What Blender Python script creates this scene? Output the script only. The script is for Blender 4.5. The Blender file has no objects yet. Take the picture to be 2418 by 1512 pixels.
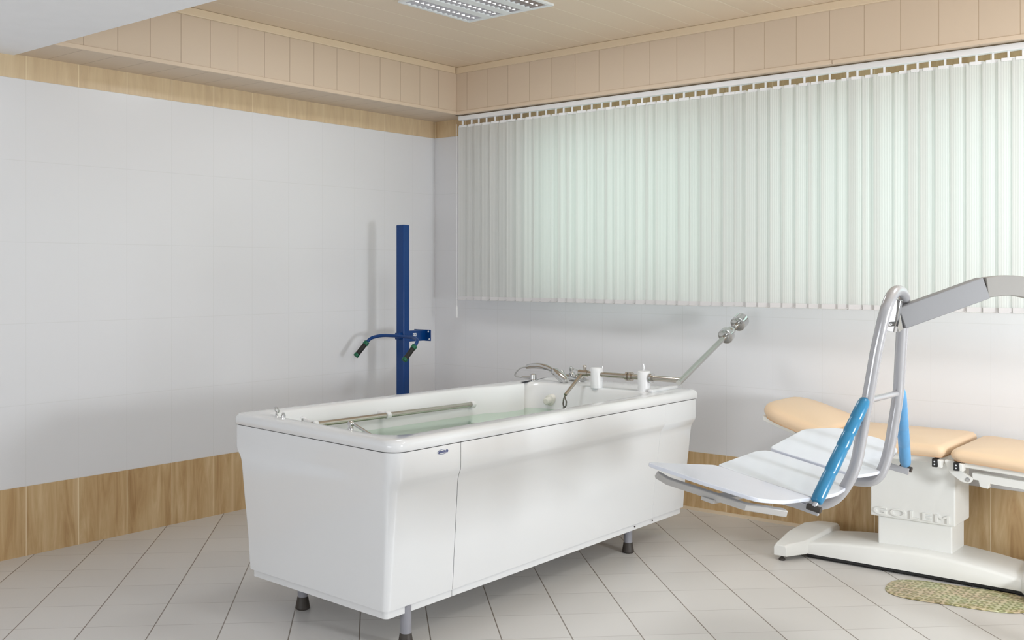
import bpy, bmesh, math, random
from mathutils import Vector, Matrix
random.seed(7)
R = math.radians
C = bpy.context.scene.collection
S = bpy.context.scene
V = Vector

# ---------------------------------------------------------------- camera, world, light, exposure
YAW = 0.702068
cam_d = bpy.data.cameras.new('camera')
cam = bpy.data.objects.new('camera', cam_d)
C.objects.link(cam)
cam.location = (4.988, -5.595, 1.4)
cam.rotation_euler = (R(90), 0, YAW)
cam_d.sensor_width = 36
cam_d.lens = 2489.92 / 2418 * 36
cam_d.shift_x = (1209 - 1091.8) / 2418
cam_d.shift_y = (640.5 - 756) / 2418
cam_d.clip_start = 0.05
S.camera = cam

S.view_settings.view_transform = 'Standard'
S.view_settings.look = 'None'
S.view_settings.gamma = 1
S.view_settings.use_curve_mapping = False
S.view_settings.exposure = -0.01

world = bpy.data.worlds.new('world')
S.world = world
world.use_nodes = True
bg = world.node_tree.nodes['Background']
bg.inputs[0].default_value = (0.88, 1.0, 0.97, 1)
bg.inputs[1].default_value = 1.75


def area(name, loc, target, sx, sy, power, col=(1, 1, 1), portal=False, spread=180):
    d = bpy.data.lights.new(name, 'AREA')
    d.shape = 'RECTANGLE'
    d.size = sx
    d.size_y = sy
    d.energy = power
    d.color = col
    d.spread = R(spread)
    o = bpy.data.objects.new(name, d)
    C.objects.link(o)
    o.location = loc
    o.rotation_euler = (V(target) - V(loc)).to_track_quat('-Z', 'Y').to_euler()
    if portal:
        d.cycles.is_portal = True
    return o


area('side_key_light', (6.45, -2.3, 1.12), (0, -0.75, 1.1), 0.42, 0.5, 69, (0.92, 0.965, 1.0))  # unseen key light placed for the column's shadow; no window built here
area('front_fill_light', (3.2, -7.4, 0.95), (2.6, 0, 1.6), 2.2, 1.0, 53, (0.93, 0.97, 1.0))  # unseen soft light behind the camera; wall_front has no window
area('ceiling_area_light', (1.565, -1.437, 2.758), (1.565, -1.437, 0), 0.5, 0.5, 12, (0.95, 0.98, 1.0))
area('ceiling_area_light', (4.6, -1.44, 2.758), (4.6, -1.44, 0), 0.5, 0.5, 18, (0.95, 0.98, 1.0))  # added fill light out of view, without any lamp fixture
area('window_portal', (1.6, 0.24, 1.78), (1.6, -5, 1.78), 1.36, 1.06, 1, portal=True)
area('window_portal', (4.4, 0.24, 1.78), (4.4, -5, 1.78), 3.8, 1.06, 1, portal=True)

# ---------------------------------------------------------------- helpers


class MB:
    """collects shapes into one mesh"""

    def __init__(self):
        self.bm = bmesh.new()

    def poly(self, pts):
        vs = [self.bm.verts.new(p) for p in pts]
        return self.bm.faces.new(vs)

    def box(self, lo, hi):
        x0, y0, z0 = lo
        x1, y1, z1 = hi
        v = [self.bm.verts.new(p) for p in ((x0, y0, z0), (x1, y0, z0), (x1, y1, z0), (x0, y1, z0),
                                            (x0, y0, z1), (x1, y0, z1), (x1, y1, z1), (x0, y1, z1))]
        for f in ((3, 2, 1, 0), (4, 5, 6, 7), (0, 1, 5, 4), (1, 2, 6, 5), (2, 3, 7, 6), (3, 0, 4, 7)):
            self.bm.faces.new([v[i] for i in f])
        return self

    def hexa(self, bot, top):
        v = [self.bm.verts.new(p) for p in list(bot) + list(top)]
        n = len(bot)
        self.bm.faces.new([v[i] for i in reversed(range(n))])
        self.bm.faces.new([v[n + i] for i in range(n)])
        for i in range(n):
            j = (i + 1) % n
            self.bm.faces.new([v[i], v[j], v[n + j], v[n + i]])
        return self

    def loft(self, rings, closed=True, cap0=True, cap1=True):
        vr = [[self.bm.verts.new(p) for p in r] for r in rings]
        n = len(vr[0])
        for a, b in zip(vr[:-1], vr[1:]):
            for i in range(n if closed else n - 1):
                j = (i + 1) % n
                self.bm.faces.new([a[i], a[j], b[j], b[i]])
        if cap0:
            self.bm.faces.new(list(reversed(vr[0])))
        if cap1:
            self.bm.faces.new(vr[-1])
        return self

    def sweep(self, pts, prof, up=None, cap=True, closed=False):
        """prof: list of (a,b) in side/up axes"""
        pts = [V(p) for p in pts]
        n = len(pts)
        rings = []
        prev = None
        for i, p in enumerate(pts):
            if closed:
                t = (pts[(i + 1) % n] - pts[i - 1]).normalized()
            else:
                t = (pts[min(i + 1, n - 1)] - pts[max(i - 1, 0)]).normalized()
            if up is not None:
                s = t.cross(V(up)).normalized()
                u = s.cross(t)
            else:
                if prev is None:
                    a = V((0, 0, 1)) if abs(t.z) < 0.9 else V((1, 0, 0))
                    s = t.cross(a).normalized()
                else:
                    s = (prev - t * prev.dot(t)).normalized()
                u = s.cross(t)
                prev = s
            k = 1.0
            if not closed and 0 < i < n - 1:
                c = (pts[i] - pts[i - 1]).normalized().dot(t)
                k = 1 / max(c, 0.6)
            rings.append([p + s * a + u * b for a, b in prof])
        if closed:
            rings.append(rings[0])
            vr = [[self.bm.verts.new(q) for q in r] for r in rings[:-1]]
            m = len(prof)
            for i in range(n):
                A, B = vr[i], vr[(i + 1) % n]
                for q in range(m):
                    r = (q + 1) % m
                    self.bm.faces.new([A[q], A[r], B[r], B[q]])
            return self
        return self.loft(rings, cap0=cap, cap1=cap)

    def tube(self, pts, r, seg=14, cap=True, closed=False):
        prof = [(math.cos(2 * math.pi * k / seg) * r, math.sin(2 * math.pi * k / seg) * r) for k in range(seg)]
        return self.sweep(pts, prof, cap=cap, closed=closed)

    def lathe(self, p0, axis, prof, seg=24, cap=True):
        p0 = V(p0)
        ax = V(axis).normalized()
        a = V((0, 0, 1)) if abs(ax.z) < 0.9 else V((1, 0, 0))
        s = ax.cross(a).normalized()
        u = s.cross(ax)
        rings = [[p0 + ax * t + (s * math.cos(2 * math.pi * k / seg) + u * math.sin(2 * math.pi * k / seg)) * r
                  for k in range(seg)] for t, r in prof]
        return self.loft(rings, cap0=cap, cap1=cap)

    def prism(self, outline, axis_fn, t0, t1):
        """outline (a,b) list; axis_fn(a,b,t)->point"""
        return self.loft([[axis_fn(a, b, t0) for a, b in outline], [axis_fn(a, b, t1) for a, b in outline]])

    def build(self, name, m, parent=None, smooth=35, bevel=0, seg=3, sub=0):
        bmesh.ops.recalc_face_normals(self.bm, faces=self.bm.faces)
        me = bpy.data.meshes.new(name)
        self.bm.to_mesh(me)
        self.bm.free()
        return link(name, me, m, parent, smooth, bevel, seg, sub)


def link(name, me, m, parent=None, smooth=35, bevel=0, seg=3, sub=0):
    o = bpy.data.objects.new(name, me)
    C.objects.link(o)
    if m:
        me.materials.append(m)
    if smooth and len(me.polygons):
        me.shade_smooth()
        me.set_sharp_from_angle(angle=R(smooth))
    if bevel:
        b = o.modifiers.new('bevel', 'BEVEL')
        b.width = bevel
        b.segments = seg
        b.limit_method = 'ANGLE'
        b.angle_limit = R(40)
        b.harden_normals = False
    if sub:
        q = o.modifiers.new('sub', 'SUBSURF')
        q.levels = sub
        q.render_levels = sub
    if parent:
        attach(o, parent)
    return o


def attach(o, parent):
    o.parent = parent
    inv = Matrix.Identity(4)
    p = parent
    chain = []
    while p:
        chain.append(p)
        p = p.parent
    m = Matrix.Identity(4)
    for q in reversed(chain):
        m = m @ q.matrix_parent_inverse @ q.matrix_basis
    o.matrix_parent_inverse = m.inverted()


def thing(name, label, cat, loc=(0, 0, 0), group=None):
    o = bpy.data.objects.new(name, None)
    C.objects.link(o)
    o.empty_display_size = 0.1
    o.location = loc
    return tag(o, label, cat, group)


def tag(o, label, cat, group=None):
    o['label'] = label
    o['category'] = cat
    if group:
        o['group'] = group
    return o


def struct(o):
    o['kind'] = 'structure'
    return o


def fillet(pts, r, n=6):
    pts = [V(p) for p in pts]
    out = [pts[0]]
    for i in range(1, len(pts) - 1):
        a, b, c = pts[i - 1], pts[i], pts[i + 1]
        rr = r[i - 1] if isinstance(r, (list, tuple)) else r
        da = min(rr, (a - b).length * 0.49)
        dc = min(rr, (c - b).length * 0.49)
        p0 = b + (a - b).normalized() * da
        p2 = b + (c - b).normalized() * dc
        for k in range(n + 1):
            t = k / n
            out.append(p0 * (1 - t) ** 2 + b * 2 * t * (1 - t) + p2 * t * t)
    out.append(pts[-1])
    return out


def spline(pts, n=8):
    pts = [V(p) for p in pts]
    P = [pts[0] * 2 - pts[1]] + pts + [pts[-1] * 2 - pts[-2]]
    out = []
    for i in range(1, len(P) - 2):
        for k in range(n):
            t = k / n
            a, b, c, d = P[i - 1], P[i], P[i + 1], P[i + 2]
            out.append(0.5 * ((2 * b) + (c - a) * t + (2 * a - 5 * b + 4 * c - d) * t * t + (3 * b - a - 3 * c + d) * t ** 3))
    out.append(pts[-1])
    return out


def rounded_poly(pts, r, n=5):
    """2D polygon with rounded corners"""
    m = len(pts)
    out = []
    for i in range(m):
        a, b, c = V(pts[i - 1]), V(pts[i]), V(pts[(i + 1) % m])
        rr = r[i] if isinstance(r, (list, tuple)) else r
        da = min(rr, (a - b).length * 0.48)
        dc = min(rr, (c - b).length * 0.48)
        p0 = b + (a - b).normalized() * da
        p2 = b + (c - b).normalized() * dc
        for k in range(n + 1):
            t = k / n
            q = p0 * (1 - t) ** 2 + b * 2 * t * (1 - t) + p2 * t * t
            out.append((q.x, q.y))
    return out


# ---------------------------------------------------------------- materials


def srgb(r, g, b):
    f = lambda c: (c / 255 / 12.92) if c / 255 <= 0.04045 else ((c / 255 + 0.055) / 1.055) ** 2.4
    return (f(r), f(g), f(b), 1)


class NT:
    def __init__(self, name):
        self.m = bpy.data.materials.new(name)
        self.m.use_nodes = True
        self.t = self.m.node_tree
        self.b = self.t.nodes['Principled BSDF']

    def n(self, kind, **kw):
        x = self.t.nodes.new(kind)
        for k, v in kw.items():
            setattr(x, k, v)
        return x

    def l(self, a, b):
        self.t.links.new(a, b)

    def math(self, op, a, b=None, c=None):
        x = self.n('ShaderNodeMath', operation=op)
        for i, v in enumerate((a, b, c)):
            if v is None:
                continue
            if isinstance(v, (int, float)):
                x.inputs[i].default_value = v
            else:
                self.l(v, x.inputs[i])
        return x.outputs[0]

    def xyz(self):
        g = self.n('ShaderNodeNewGeometry')
        s = self.n('ShaderNodeSeparateXYZ')
        self.l(g.outputs['Position'], s.inputs[0])
        self.pos = g.outputs['Position']
        return s.outputs[0], s.outputs[1], s.outputs[2]

    def line(self, c, pitch, off, w):
        """1 on joints of width w, else 0"""
        q = self.math('DIVIDE', self.math('SUBTRACT', c, off), pitch)
        fr = self.math('FRACT', q)
        d = self.math('MULTIPLY', self.math('MINIMUM', fr, self.math('SUBTRACT', 1.0, fr)), pitch)
        mr = self.n('ShaderNodeMapRange')
        mr.inputs[1].default_value = w * 0.35
        mr.inputs[2].default_value = w * 0.75
        mr.inputs[3].default_value = 1
        mr.inputs[4].default_value = 0
        self.l(d, mr.inputs[0])
        return mr.outputs[0], q

    def mix(self, f, a, b):
        x = self.n('ShaderNodeMix', data_type='RGBA')
        for i, v in ((0, f), (6, a), (7, b)):
            if isinstance(v, (int, float, tuple)):
                x.inputs[i].default_value = v
            else:
                self.l(v, x.inputs[i])
        return x.outputs[2]

    def bump(self, h, strength=0.3, dist=0.002):
        x = self.n('ShaderNodeBump')
        x.inputs['Strength'].default_value = strength
        x.inputs['Distance'].default_value = dist
        self.l(h, x.inputs['Height'])
        self.l(x.outputs[0], self.b.inputs['Normal'])

    def col(self, c):
        if isinstance(c, tuple):
            self.b.inputs['Base Color'].default_value = c
        else:
            self.l(c, self.b.inputs['Base Color'])

    def ramp(self, f, stops):
        x = self.n('ShaderNodeValToRGB')
        el = x.color_ramp.elements
        while len(el) < len(stops):
            el.new(0.5)
        for e, (p, c) in zip(el, stops):
            e.position = p
            e.color = c
        self.l(f, x.inputs[0])
        return x.outputs[0]


def plain(name, c, rough=0.5, metal=0.0, spec=0.5, coat=0.0, vary=0.03, scale=9.0):
    t = NT(name)
    nz = t.n('ShaderNodeTexNoise')
    nz.inputs['Scale'].default_value = scale
    nz.inputs['Detail'].default_value = 3
    tc = t.n('ShaderNodeTexCoord')
    t.l(tc.outputs['Object'], nz.inputs['Vector'])
    lo = tuple(min(1, x * (1 - vary)) for x in c[:3]) + (1,)
    hi = tuple(min(1, x * (1 + vary)) for x in c[:3]) + (1,)
    t.col(t.mix(nz.outputs[0], lo, hi))
    t.b.inputs['Roughness'].default_value = rough
    t.b.inputs['Metallic'].default_value = metal
    t.b.inputs['Specular IOR Level'].default_value = spec
    t.b.inputs['Coat Weight'].default_value = coat
    return t.m


def wall_tile(name, axis, off):
    t = NT(name)
    x, y, z = t.xyz()
    h = x if axis == 0 else y
    a, _ = t.line(h, 0.279, off, 0.003)
    b, _ = t.line(z, 0.4, 0.342, 0.003)
    g = t.math('MAXIMUM', a, b)
    t.col(t.mix(g, srgb(235, 235, 238), srgb(229, 229, 231)))
    t.b.inputs['Roughness'].default_value = 0.22
    t.b.inputs['Specular IOR Level'].default_value = 0.35
    t.bump(t.math('SUBTRACT', 1.0, g), 0.06, 0.001)
    return t.m


def travertine(name, axis, off, k=0.0):
    t = NT(name)
    x, y, z = t.xyz()
    h = x if axis == 0 else y
    a, q = t.line(h, 0.279, off, 0.004)
    cell = t.math('FLOOR', q)
    cb = t.n('ShaderNodeCombineXYZ')
    t.l(t.math('ADD', t.math('MULTIPLY', h, 15.0), t.math('MULTIPLY', cell, 3.7)), cb.inputs[0])
    t.l(t.math('MULTIPLY', z, 1.6), cb.inputs[1])
    t.l(cell, cb.inputs[2])
    n1 = t.n('ShaderNodeTexNoise')
    n1.inputs['Scale'].default_value = 1.2
    n1.inputs['Detail'].default_value = 5
    n1.inputs['Roughness'].default_value = 0.6
    n1.inputs['Distortion'].default_value = 0.8
    t.l(cb.outputs[0], n1.inputs['Vector'])
    pale = srgb(236, 218, 188)
    c = t.ramp(n1.outputs[0], [(0.28, srgb(176, 140, 96)), (0.42, srgb(197, 163, 118)), (0.55, srgb(210, 180, 136)), (0.72, srgb(226, 200, 160))])
    c = t.mix(k, c, pale)
    t.col(t.mix(a, c, srgb(240, 222, 190)))
    t.b.inputs['Roughness'].default_value = 0.3
    t.b.inputs['Specular IOR Level'].default_value = 0.35
    return t.m


def cladding(name, axis, pitch, off, base, line, w=0.004):
    t = NT(name)
    x, y, z = t.xyz()
    a, q = t.line(x if axis == 0 else y, pitch, off, w)
    nz = t.n('ShaderNodeTexWhiteNoise', noise_dimensions='1D')
    t.l(t.math('FLOOR', q), nz.inputs['W'])
    lo = tuple(c * 0.985 for c in base[:3]) + (1,)
    hi = tuple(c * 1.015 for c in base[:3]) + (1,)
    t.col(t.mix(a, t.mix(nz.outputs[0], lo, hi), line))
    t.b.inputs['Roughness'].default_value = 0.45
    t.bump(t.math('SUBTRACT', 1.0, a), 0.3, 0.003)
    return t.m


def floor_mat():
    t = NT('floor_tile')
    x, y, z = t.xyz()
    s = math.sqrt(0.5)
    p = t.math('MULTIPLY', t.math('ADD', x, y), s)
    q = t.math('MULTIPLY', t.math('SUBTRACT', y, x), s)
    a, qa = t.line(p, 0.2695, 0.053, 0.0042)
    b, qb = t.line(q, 0.272, -2.688, 0.0026)
    g = t.math('MAXIMUM', a, t.math('MULTIPLY', b, 0.55))
    cb = t.n('ShaderNodeCombineXYZ')
    t.l(t.math('FLOOR', qa), cb.inputs[0])
    t.l(t.math('FLOOR', qb), cb.inputs[1])
    wn = t.n('ShaderNodeTexWhiteNoise', noise_dimensions='2D')
    t.l(cb.outputs[0], wn.inputs['Vector'])
    nz = t.n('ShaderNodeTexNoise')
    nz.inputs['Scale'].default_value = 1.3
    t.l(t.pos, nz.inputs['Vector'])
    c = t.mix(wn.outputs[0], srgb(213, 210, 207), srgb(220, 217, 214))
    c = t.mix(t.math('MULTIPLY', nz.outputs[0], 0.3), c, srgb(206, 202, 197))
    t.col(t.mix(g, c, srgb(128, 117, 107)))
    t.b.inputs['Roughness'].default_value = 0.32
    t.b.inputs['Specular IOR Level'].default_value = 0.4
    t.bump(t.math('SUBTRACT', 1.0, g), 0.3, 0.002)
    return t.m


def vane_mat():
    t = NT('vane_fabric')
    x, y, z = t.xyz()
    wv = t.n('ShaderNodeTexWave', wave_type='BANDS', bands_direction='X')
    tc = t.n('ShaderNodeTexCoord')
    t.l(tc.outputs['Object'], wv.inputs['Vector'])
    wv.inputs['Scale'].default_value = 30
    wv.inputs['Distortion'].default_value = 0.6
    c = t.mix(wv.outputs[0], srgb(228, 229, 227), srgb(242, 243, 241))
    d = t.n('ShaderNodeBsdfDiffuse')
    tr = t.n('ShaderNodeBsdfTranslucent')
    mx = t.n('ShaderNodeMixShader')
    mx.inputs[0].default_value = 0.42
    t.l(c, d.inputs[0])
    t.l(c, tr.inputs[0])
    t.l(d.outputs[0], mx.inputs[1])
    t.l(tr.outputs[0], mx.inputs[2])
    t.l(mx.outputs[0], t.n('ShaderNodeBsdfTransparent').inputs[0]) if False else None
    t.t.nodes.remove(t.b)
    t.l(mx.outputs[0], t.t.nodes['Material Output'].inputs[0])
    return t.m


def water_mat():
    t = NT('bath_water')
    tr = t.n('ShaderNodeBsdfTransparent')
    tr.inputs[0].default_value = (0.54, 0.67, 0.54, 1)
    gl = t.n('ShaderNodeBsdfGlossy')
    gl.inputs['Roughness'].default_value = 0.02
    gl.inputs[0].default_value = (0.80, 0.90, 0.82, 1)
    fr = t.n('ShaderNodeFresnel')
    fr.inputs[0].default_value = 1.33
    nz = t.n('ShaderNodeTexNoise')
    nz.inputs['Scale'].default_value = 4
    bp = t.n('ShaderNodeBump')
    bp.inputs['Strength'].default_value = 0.03
    bp.inputs['Distance'].default_value = 0.02
    t.l(nz.outputs[0], bp.inputs['Height'])
    t.l(bp.outputs[0], gl.inputs['Normal'])
    mx = t.n('ShaderNodeMixShader')
    t.l(fr.outputs[0], mx.inputs[0])
    t.l(tr.outputs[0], mx.inputs[1])
    t.l(gl.outputs[0], mx.inputs[2])
    t.t.nodes.remove(t.b)
    t.l(mx.outputs[0], t.t.nodes['Material Output'].inputs[0])
    return t.m


def glass_mat(tint=(0.92, 0.97, 0.95, 1), name='window_glass'):
    t = NT(name)
    tr = t.n('ShaderNodeBsdfTransparent')
    tr.inputs[0].default_value = tint
    gl = t.n('ShaderNodeBsdfGlossy')
    gl.inputs['Roughness'].default_value = 0.02
    mx = t.n('ShaderNodeMixShader')
    mx.inputs[0].default_value = 0.06
    t.l(tr.outputs[0], mx.inputs[1])
    t.l(gl.outputs[0], mx.inputs[2])
    t.t.nodes.remove(t.b)
    t.l(mx.outputs[0], t.t.nodes['Material Output'].inputs[0])
    return t.m


def emit_mat(name, c, s):
    t = NT(name)
    t.b.inputs['Base Color'].default_value = c
    t.b.inputs['Emission Color'].default_value = c
    t.b.inputs['Emission Strength'].default_value = s
    return t.m


def mat_rings():
    t = NT('mat_rubber')
    tc = t.n('ShaderNodeTexCoord')
    vo = t.n('ShaderNodeTexVoronoi')
    vo.inputs['Scale'].default_value = 26
    vo.inputs['Randomness'].default_value = 0.25
    t.l(tc.outputs['Object'], vo.inputs['Vector'])
    c = t.ramp(vo.outputs['Distance'], [(0.0, srgb(226, 220, 188)), (0.18, srgb(220, 214, 180)), (0.26, srgb(150, 146, 100)), (0.40, srgb(160, 154, 112)), (0.5, srgb(224, 212, 186)), (0.8, srgb(222, 210, 182))])
    nz = t.n('ShaderNodeTexNoise')
    nz.inputs['Scale'].default_value = 7
    t.l(tc.outputs['Object'], nz.inputs['Vector'])
    k = t.ramp(nz.outputs[0], [(0.38, srgb(190, 150, 110)), (0.5, srgb(206, 196, 140)), (0.62, srgb(168, 205, 140))])
    mu = t.n('ShaderNodeMix', data_type='RGBA', blend_type='MULTIPLY')
    mu.inputs[0].default_value = 0.4
    t.l(c, mu.inputs[6])
    t.l(k, mu.inputs[7])
    t.col(mu.outputs[2])
    t.b.inputs['Roughness'].default_value = 0.35
    t.bump(vo.outputs['Distance'], 0.6, 0.006)
    return t.m


M = {}
M['wall_l'] = wall_tile('white_wall_tile_left', 1, -3.022)
M['wall_b'] = wall_tile('white_wall_tile_back', 0, 3.634)
M['trav_l'] = travertine('brown_tile_left', 1, -3.022)
M['trav_b'] = travertine('brown_tile_back', 0, 3.634)
M['trav_l2'] = travertine('pale_brown_tile_left', 1, -3.022, 0.5)
M['trav_b2'] = travertine('pale_brown_tile_back', 0, 3.634, 0.3)
M['floor'] = floor_mat()
M['paint'] = plain('white_paint', srgb(246, 246, 249), 0.6)
M['plain_wall'] = plain('pale_wall', srgb(226, 224, 220), 0.6)
TAN = srgb(216, 197, 176)
M['ceil'] = cladding('ceiling_boards', 0, 0.18, 1.80, srgb(229, 210, 187), srgb(240, 225, 203), 0.007)
M['clad_l'] = cladding('cornice_boards_left', 1, 0.1828, -0.905, TAN, srgb(182, 160, 138))
M['clad_b'] = cladding('cornice_boards_back', 0, 0.178, 0.445, TAN, srgb(192, 170, 146))
M['trim'] = plain('cornice_trim', srgb(228, 208, 180), 0.45)
M['trim_low'] = plain('cornice_low_trim', srgb(222, 202, 180), 0.45)
M['vane'] = vane_mat()
M['plastic'] = plain('white_plastic', srgb(238, 238, 240), 0.35)
M['tub'] = plain('tub_acrylic', srgb(234, 235, 237), 0.16, coat=0.3, vary=0.006, scale=2)
M['tub_in'] = plain('tub_basin_acrylic', srgb(238, 236, 228), 0.18, coat=0.3, vary=0.01, scale=2)
M['gap'] = plain('dark_gap', srgb(60, 58, 56), 0.8)
M['weight'] = plain('grey_white_plastic', srgb(220, 218, 219), 0.5)
M['dark_chrome'] = plain('dark_chrome', (0.22, 0.21, 0.19, 1), 0.25, metal=1.0)
M['chrome'] = plain('chrome', (0.62, 0.62, 0.62, 1), 0.12, metal=1.0, vary=0.02)
M['steel2'] = plain('satin_steel', (0.52, 0.52, 0.50, 1), 0.14, metal=1.0, vary=0.05)
M['steel'] = plain('brushed_steel', (0.52, 0.48, 0.43, 1), 0.22, metal=1.0, vary=0.05)
M['leg_grey'] = plain('grey_leg_paint', srgb(150, 150, 158), 0.35)
M['rubber'] = plain('dark_rubber', srgb(62, 56, 52), 0.55)
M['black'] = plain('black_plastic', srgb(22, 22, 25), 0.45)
M['blue'] = plain('blue_enamel', srgb(0, 58, 122), 0.28, spec=0.4)
M['green'] = plain('green_grip', srgb(0, 96, 66), 0.45)
M['grip'] = plain('black_grip', srgb(26, 26, 22), 0.6)
M['label_w'] = plain('white_sticker', srgb(225, 228, 232), 0.5)
M['logo_blue'] = plain('logo_blue', srgb(88, 96, 140), 0.5)
M['peach'] = plain('peach_vinyl', srgb(240, 211, 178), 0.42, vary=0.02, scale=3)
M['couch_w'] = plain('couch_white', srgb(238, 238, 235), 0.35)
M['lift_tube'] = plain('lift_tube_paint', srgb(188, 188, 192), 0.22, metal=0.35)
M['lift_boom'] = plain('lift_boom_metal', srgb(134, 134, 137), 0.5)
M['lift_rail'] = plain('lift_rail_paint', srgb(186, 183, 180), 0.4)
M['lift_boom2'] = plain('lift_boom_curve', srgb(142, 139, 135), 0.55)
M['panel'] = plain('seat_board', srgb(222, 226, 237), 0.10, coat=0.2, vary=0.01)
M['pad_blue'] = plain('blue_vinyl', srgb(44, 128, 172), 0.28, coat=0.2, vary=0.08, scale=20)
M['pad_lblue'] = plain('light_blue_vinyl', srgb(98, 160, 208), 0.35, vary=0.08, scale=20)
M['water'] = water_mat()
M['glass'] = glass_mat()
M['glass_dim'] = glass_mat((0.85, 0.92, 0.88, 1), 'dimmed_window_glass')  # left pane tinted to stand in for dimmer daylight outside
M['hose'] = plain('clear_hose', srgb(205, 205, 205), 0.25)
M['lamp_w'] = plain('lamp_enamel', srgb(238, 242, 244), 0.4)
M['louvre'] = plain('louvre_metal', (0.55, 0.55, 0.58, 1), 0.2, metal=1.0)
M['tube_on'] = emit_mat('fluorescent_tube', (1, 1, 1, 1), 1.0)
M['matring'] = mat_rings()
M['sill'] = plain('window_sill', srgb(228, 220, 214), 0.5)

# ---------------------------------------------------------------- the room
RX, RY = 6.6, -7.6
Z1, Z2, ZS, ZC = 0.341, 2.342, 2.458, 2.775
struct(MB().box((-0.2, RY - 0.2, -0.12), (RX + 0.2, 0.3, 0)).build('floor', M['floor'], smooth=0))
struct(MB().box((-0.2, RY, 0), (0, 0.3, 2.95)).build('wall_left', M['wall_l'], smooth=0))
struct(MB().box((0, RY, 0), (0.004, 0, Z1)).build('baseboard_left', M['trav_l'], smooth=0))
struct(MB().box((0, RY, Z2), (0.004, 0, ZS + 0.02)).build('trim_1', M['trav_l2'], smooth=0))
# window wall: one mesh with two openings
W1 = (0.92, 2.28)
W2 = (2.52, 6.3)
WZ = (1.25, 2.31)
b = MB()
b.box((0, 0, 0), (RX, 0.3, WZ[0]))
b.box((0, 0, WZ[1]), (RX, 0.3, 2.95))
b.box((0, 0, WZ[0]), (W1[0], 0.3, WZ[1]))
b.box((W1[1], 0, WZ[0]), (W2[0], 0.3, WZ[1]))
b.box((W2[1], 0, WZ[0]), (RX, 0.3, WZ[1]))
struct(b.build('wall_back', M['wall_b'], smooth=0))
struct(MB().box((0.004, -0.004, 0), (RX, 0, Z1)).build('baseboard_back', M['trav_b'], smooth=0))
struct(MB().box((0.004, -0.012, 0), (RX, -0.004, 0.018)).build('trim_2', M['trim'], smooth=0))
struct(MB().box((0.004, -0.004, Z2), (RX, 0, ZS + 0.02)).build('trim_3', M['trav_b2'], smooth=0))
struct(MB().box((RX, RY, 0), (RX + 0.2, 0.3, 2.95)).build('wall_right', M['plain_wall'], smooth=0))
struct(MB().box((-0.2, RY - 0.2, 0), (RX + 0.2, RY, 2.95)).build('wall_front', M['plain_wall'], smooth=0))
for i, (w, n) in enumerate(((W1, 2), (W2, 4))):
    b = MB()
    e = 0.06
    b.box((w[0], 0.12, WZ[0]), (w[1], 0.2, WZ[0] + e)).box((w[0], 0.12, WZ[1] - e), (w[1], 0.2, WZ[1]))
    for k in range(n + 1):
        x = w[0] + (w[1] - w[0]) * k / n
        hw = 0.03 if 0 < k < n else 0.05
        b.box((max(w[0], x - hw), 0.121, WZ[0] + e), (min(w[1], x + hw), 0.199, WZ[1] - e))
    fo = struct(b.build('window_%d' % (i + 1), M['paint'], smooth=0))
    MB().box((w[0] + 0.02, 0.157, WZ[0] + 0.02), (w[1] - 0.02, 0.163, WZ[1] - 0.02)).build('pane', M['glass_dim' if i == 0 else 'glass'], fo, smooth=0)
    MB().box((w[0] - 0.0, -0.03, WZ[0] - 0.025), (w[1], 0.12, WZ[0] + 0.001)).build('window_sill', M['sill'], fo, smooth=0, bevel=0.004)
# ceiling
BY = -3.085
struct(MB().box((0.0, BY, ZC), (RX, 0, 2.95)).build('ceiling', M['ceil'], smooth=0))
b = MB()
b.box((0, -4.35, 2.452), (RX, BY, 2.95))
b.box((0, RY, ZC), (RX, -4.35, 2.95))
struct(b.build('ceiling_beam', M['paint'], smooth=0))
# left cornice
XL = 0.35
struct(MB().box((0, BY, ZS), (XL, 0, ZC)).build('cornice_left', M['clad_l'], smooth=0))
struct(MB().box((XL, BY, ZC - 0.043), (XL + 0.016, -0.2, ZC)).build('trim_4', M['trim'], bevel=0.004))
struct(MB().box((XL, BY, ZS), (XL + 0.006, -0.18, ZS + 0.022)).build('trim_5', M['trim_low'], bevel=0.002))
# back cornice (its front face runs very slightly askew)
yb = lambda x: -0.172 - 0.034 * (x - XL)


def askew(z0, z1, d0, d1, x0=XL, x1=RX):
    return MB().hexa([(x0, yb(x0) - d1, z0), (x1, yb(x1) - d1, z0), (x1, yb(x1) - d0, z0), (x0, yb(x0) - d0, z0)],
                     [(x0, yb(x0) - d1, z1), (x1, yb(x1) - d1, z1), (x1, yb(x1) - d0, z1), (x0, yb(x0) - d0, z1)])


b = MB().hexa([(XL - 0.02, yb(XL), ZS), (RX, yb(RX), ZS), (RX, 0, ZS), (XL - 0.02, 0, ZS)],
              [(XL - 0.02, yb(XL), ZC), (RX, yb(RX), ZC), (RX, 0, ZC), (XL - 0.02, 0, ZC)])
struct(b.build('cornice_back', M['clad_b'], smooth=0))
struct(askew(ZC - 0.043, ZC, 0, 0.016).build('trim_6', M['trim'], bevel=0.004))
struct(askew(ZS, ZS + 0.022, 0, 0.006, x1=2.95).build('trim_7', M['trim_low'], bevel=0.002))
struct(askew(ZS - 0.002, ZS + 0.020, 0, 0.006, x0=2.953).build('trim_8', M['trim_low'], bevel=0.002))

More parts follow.
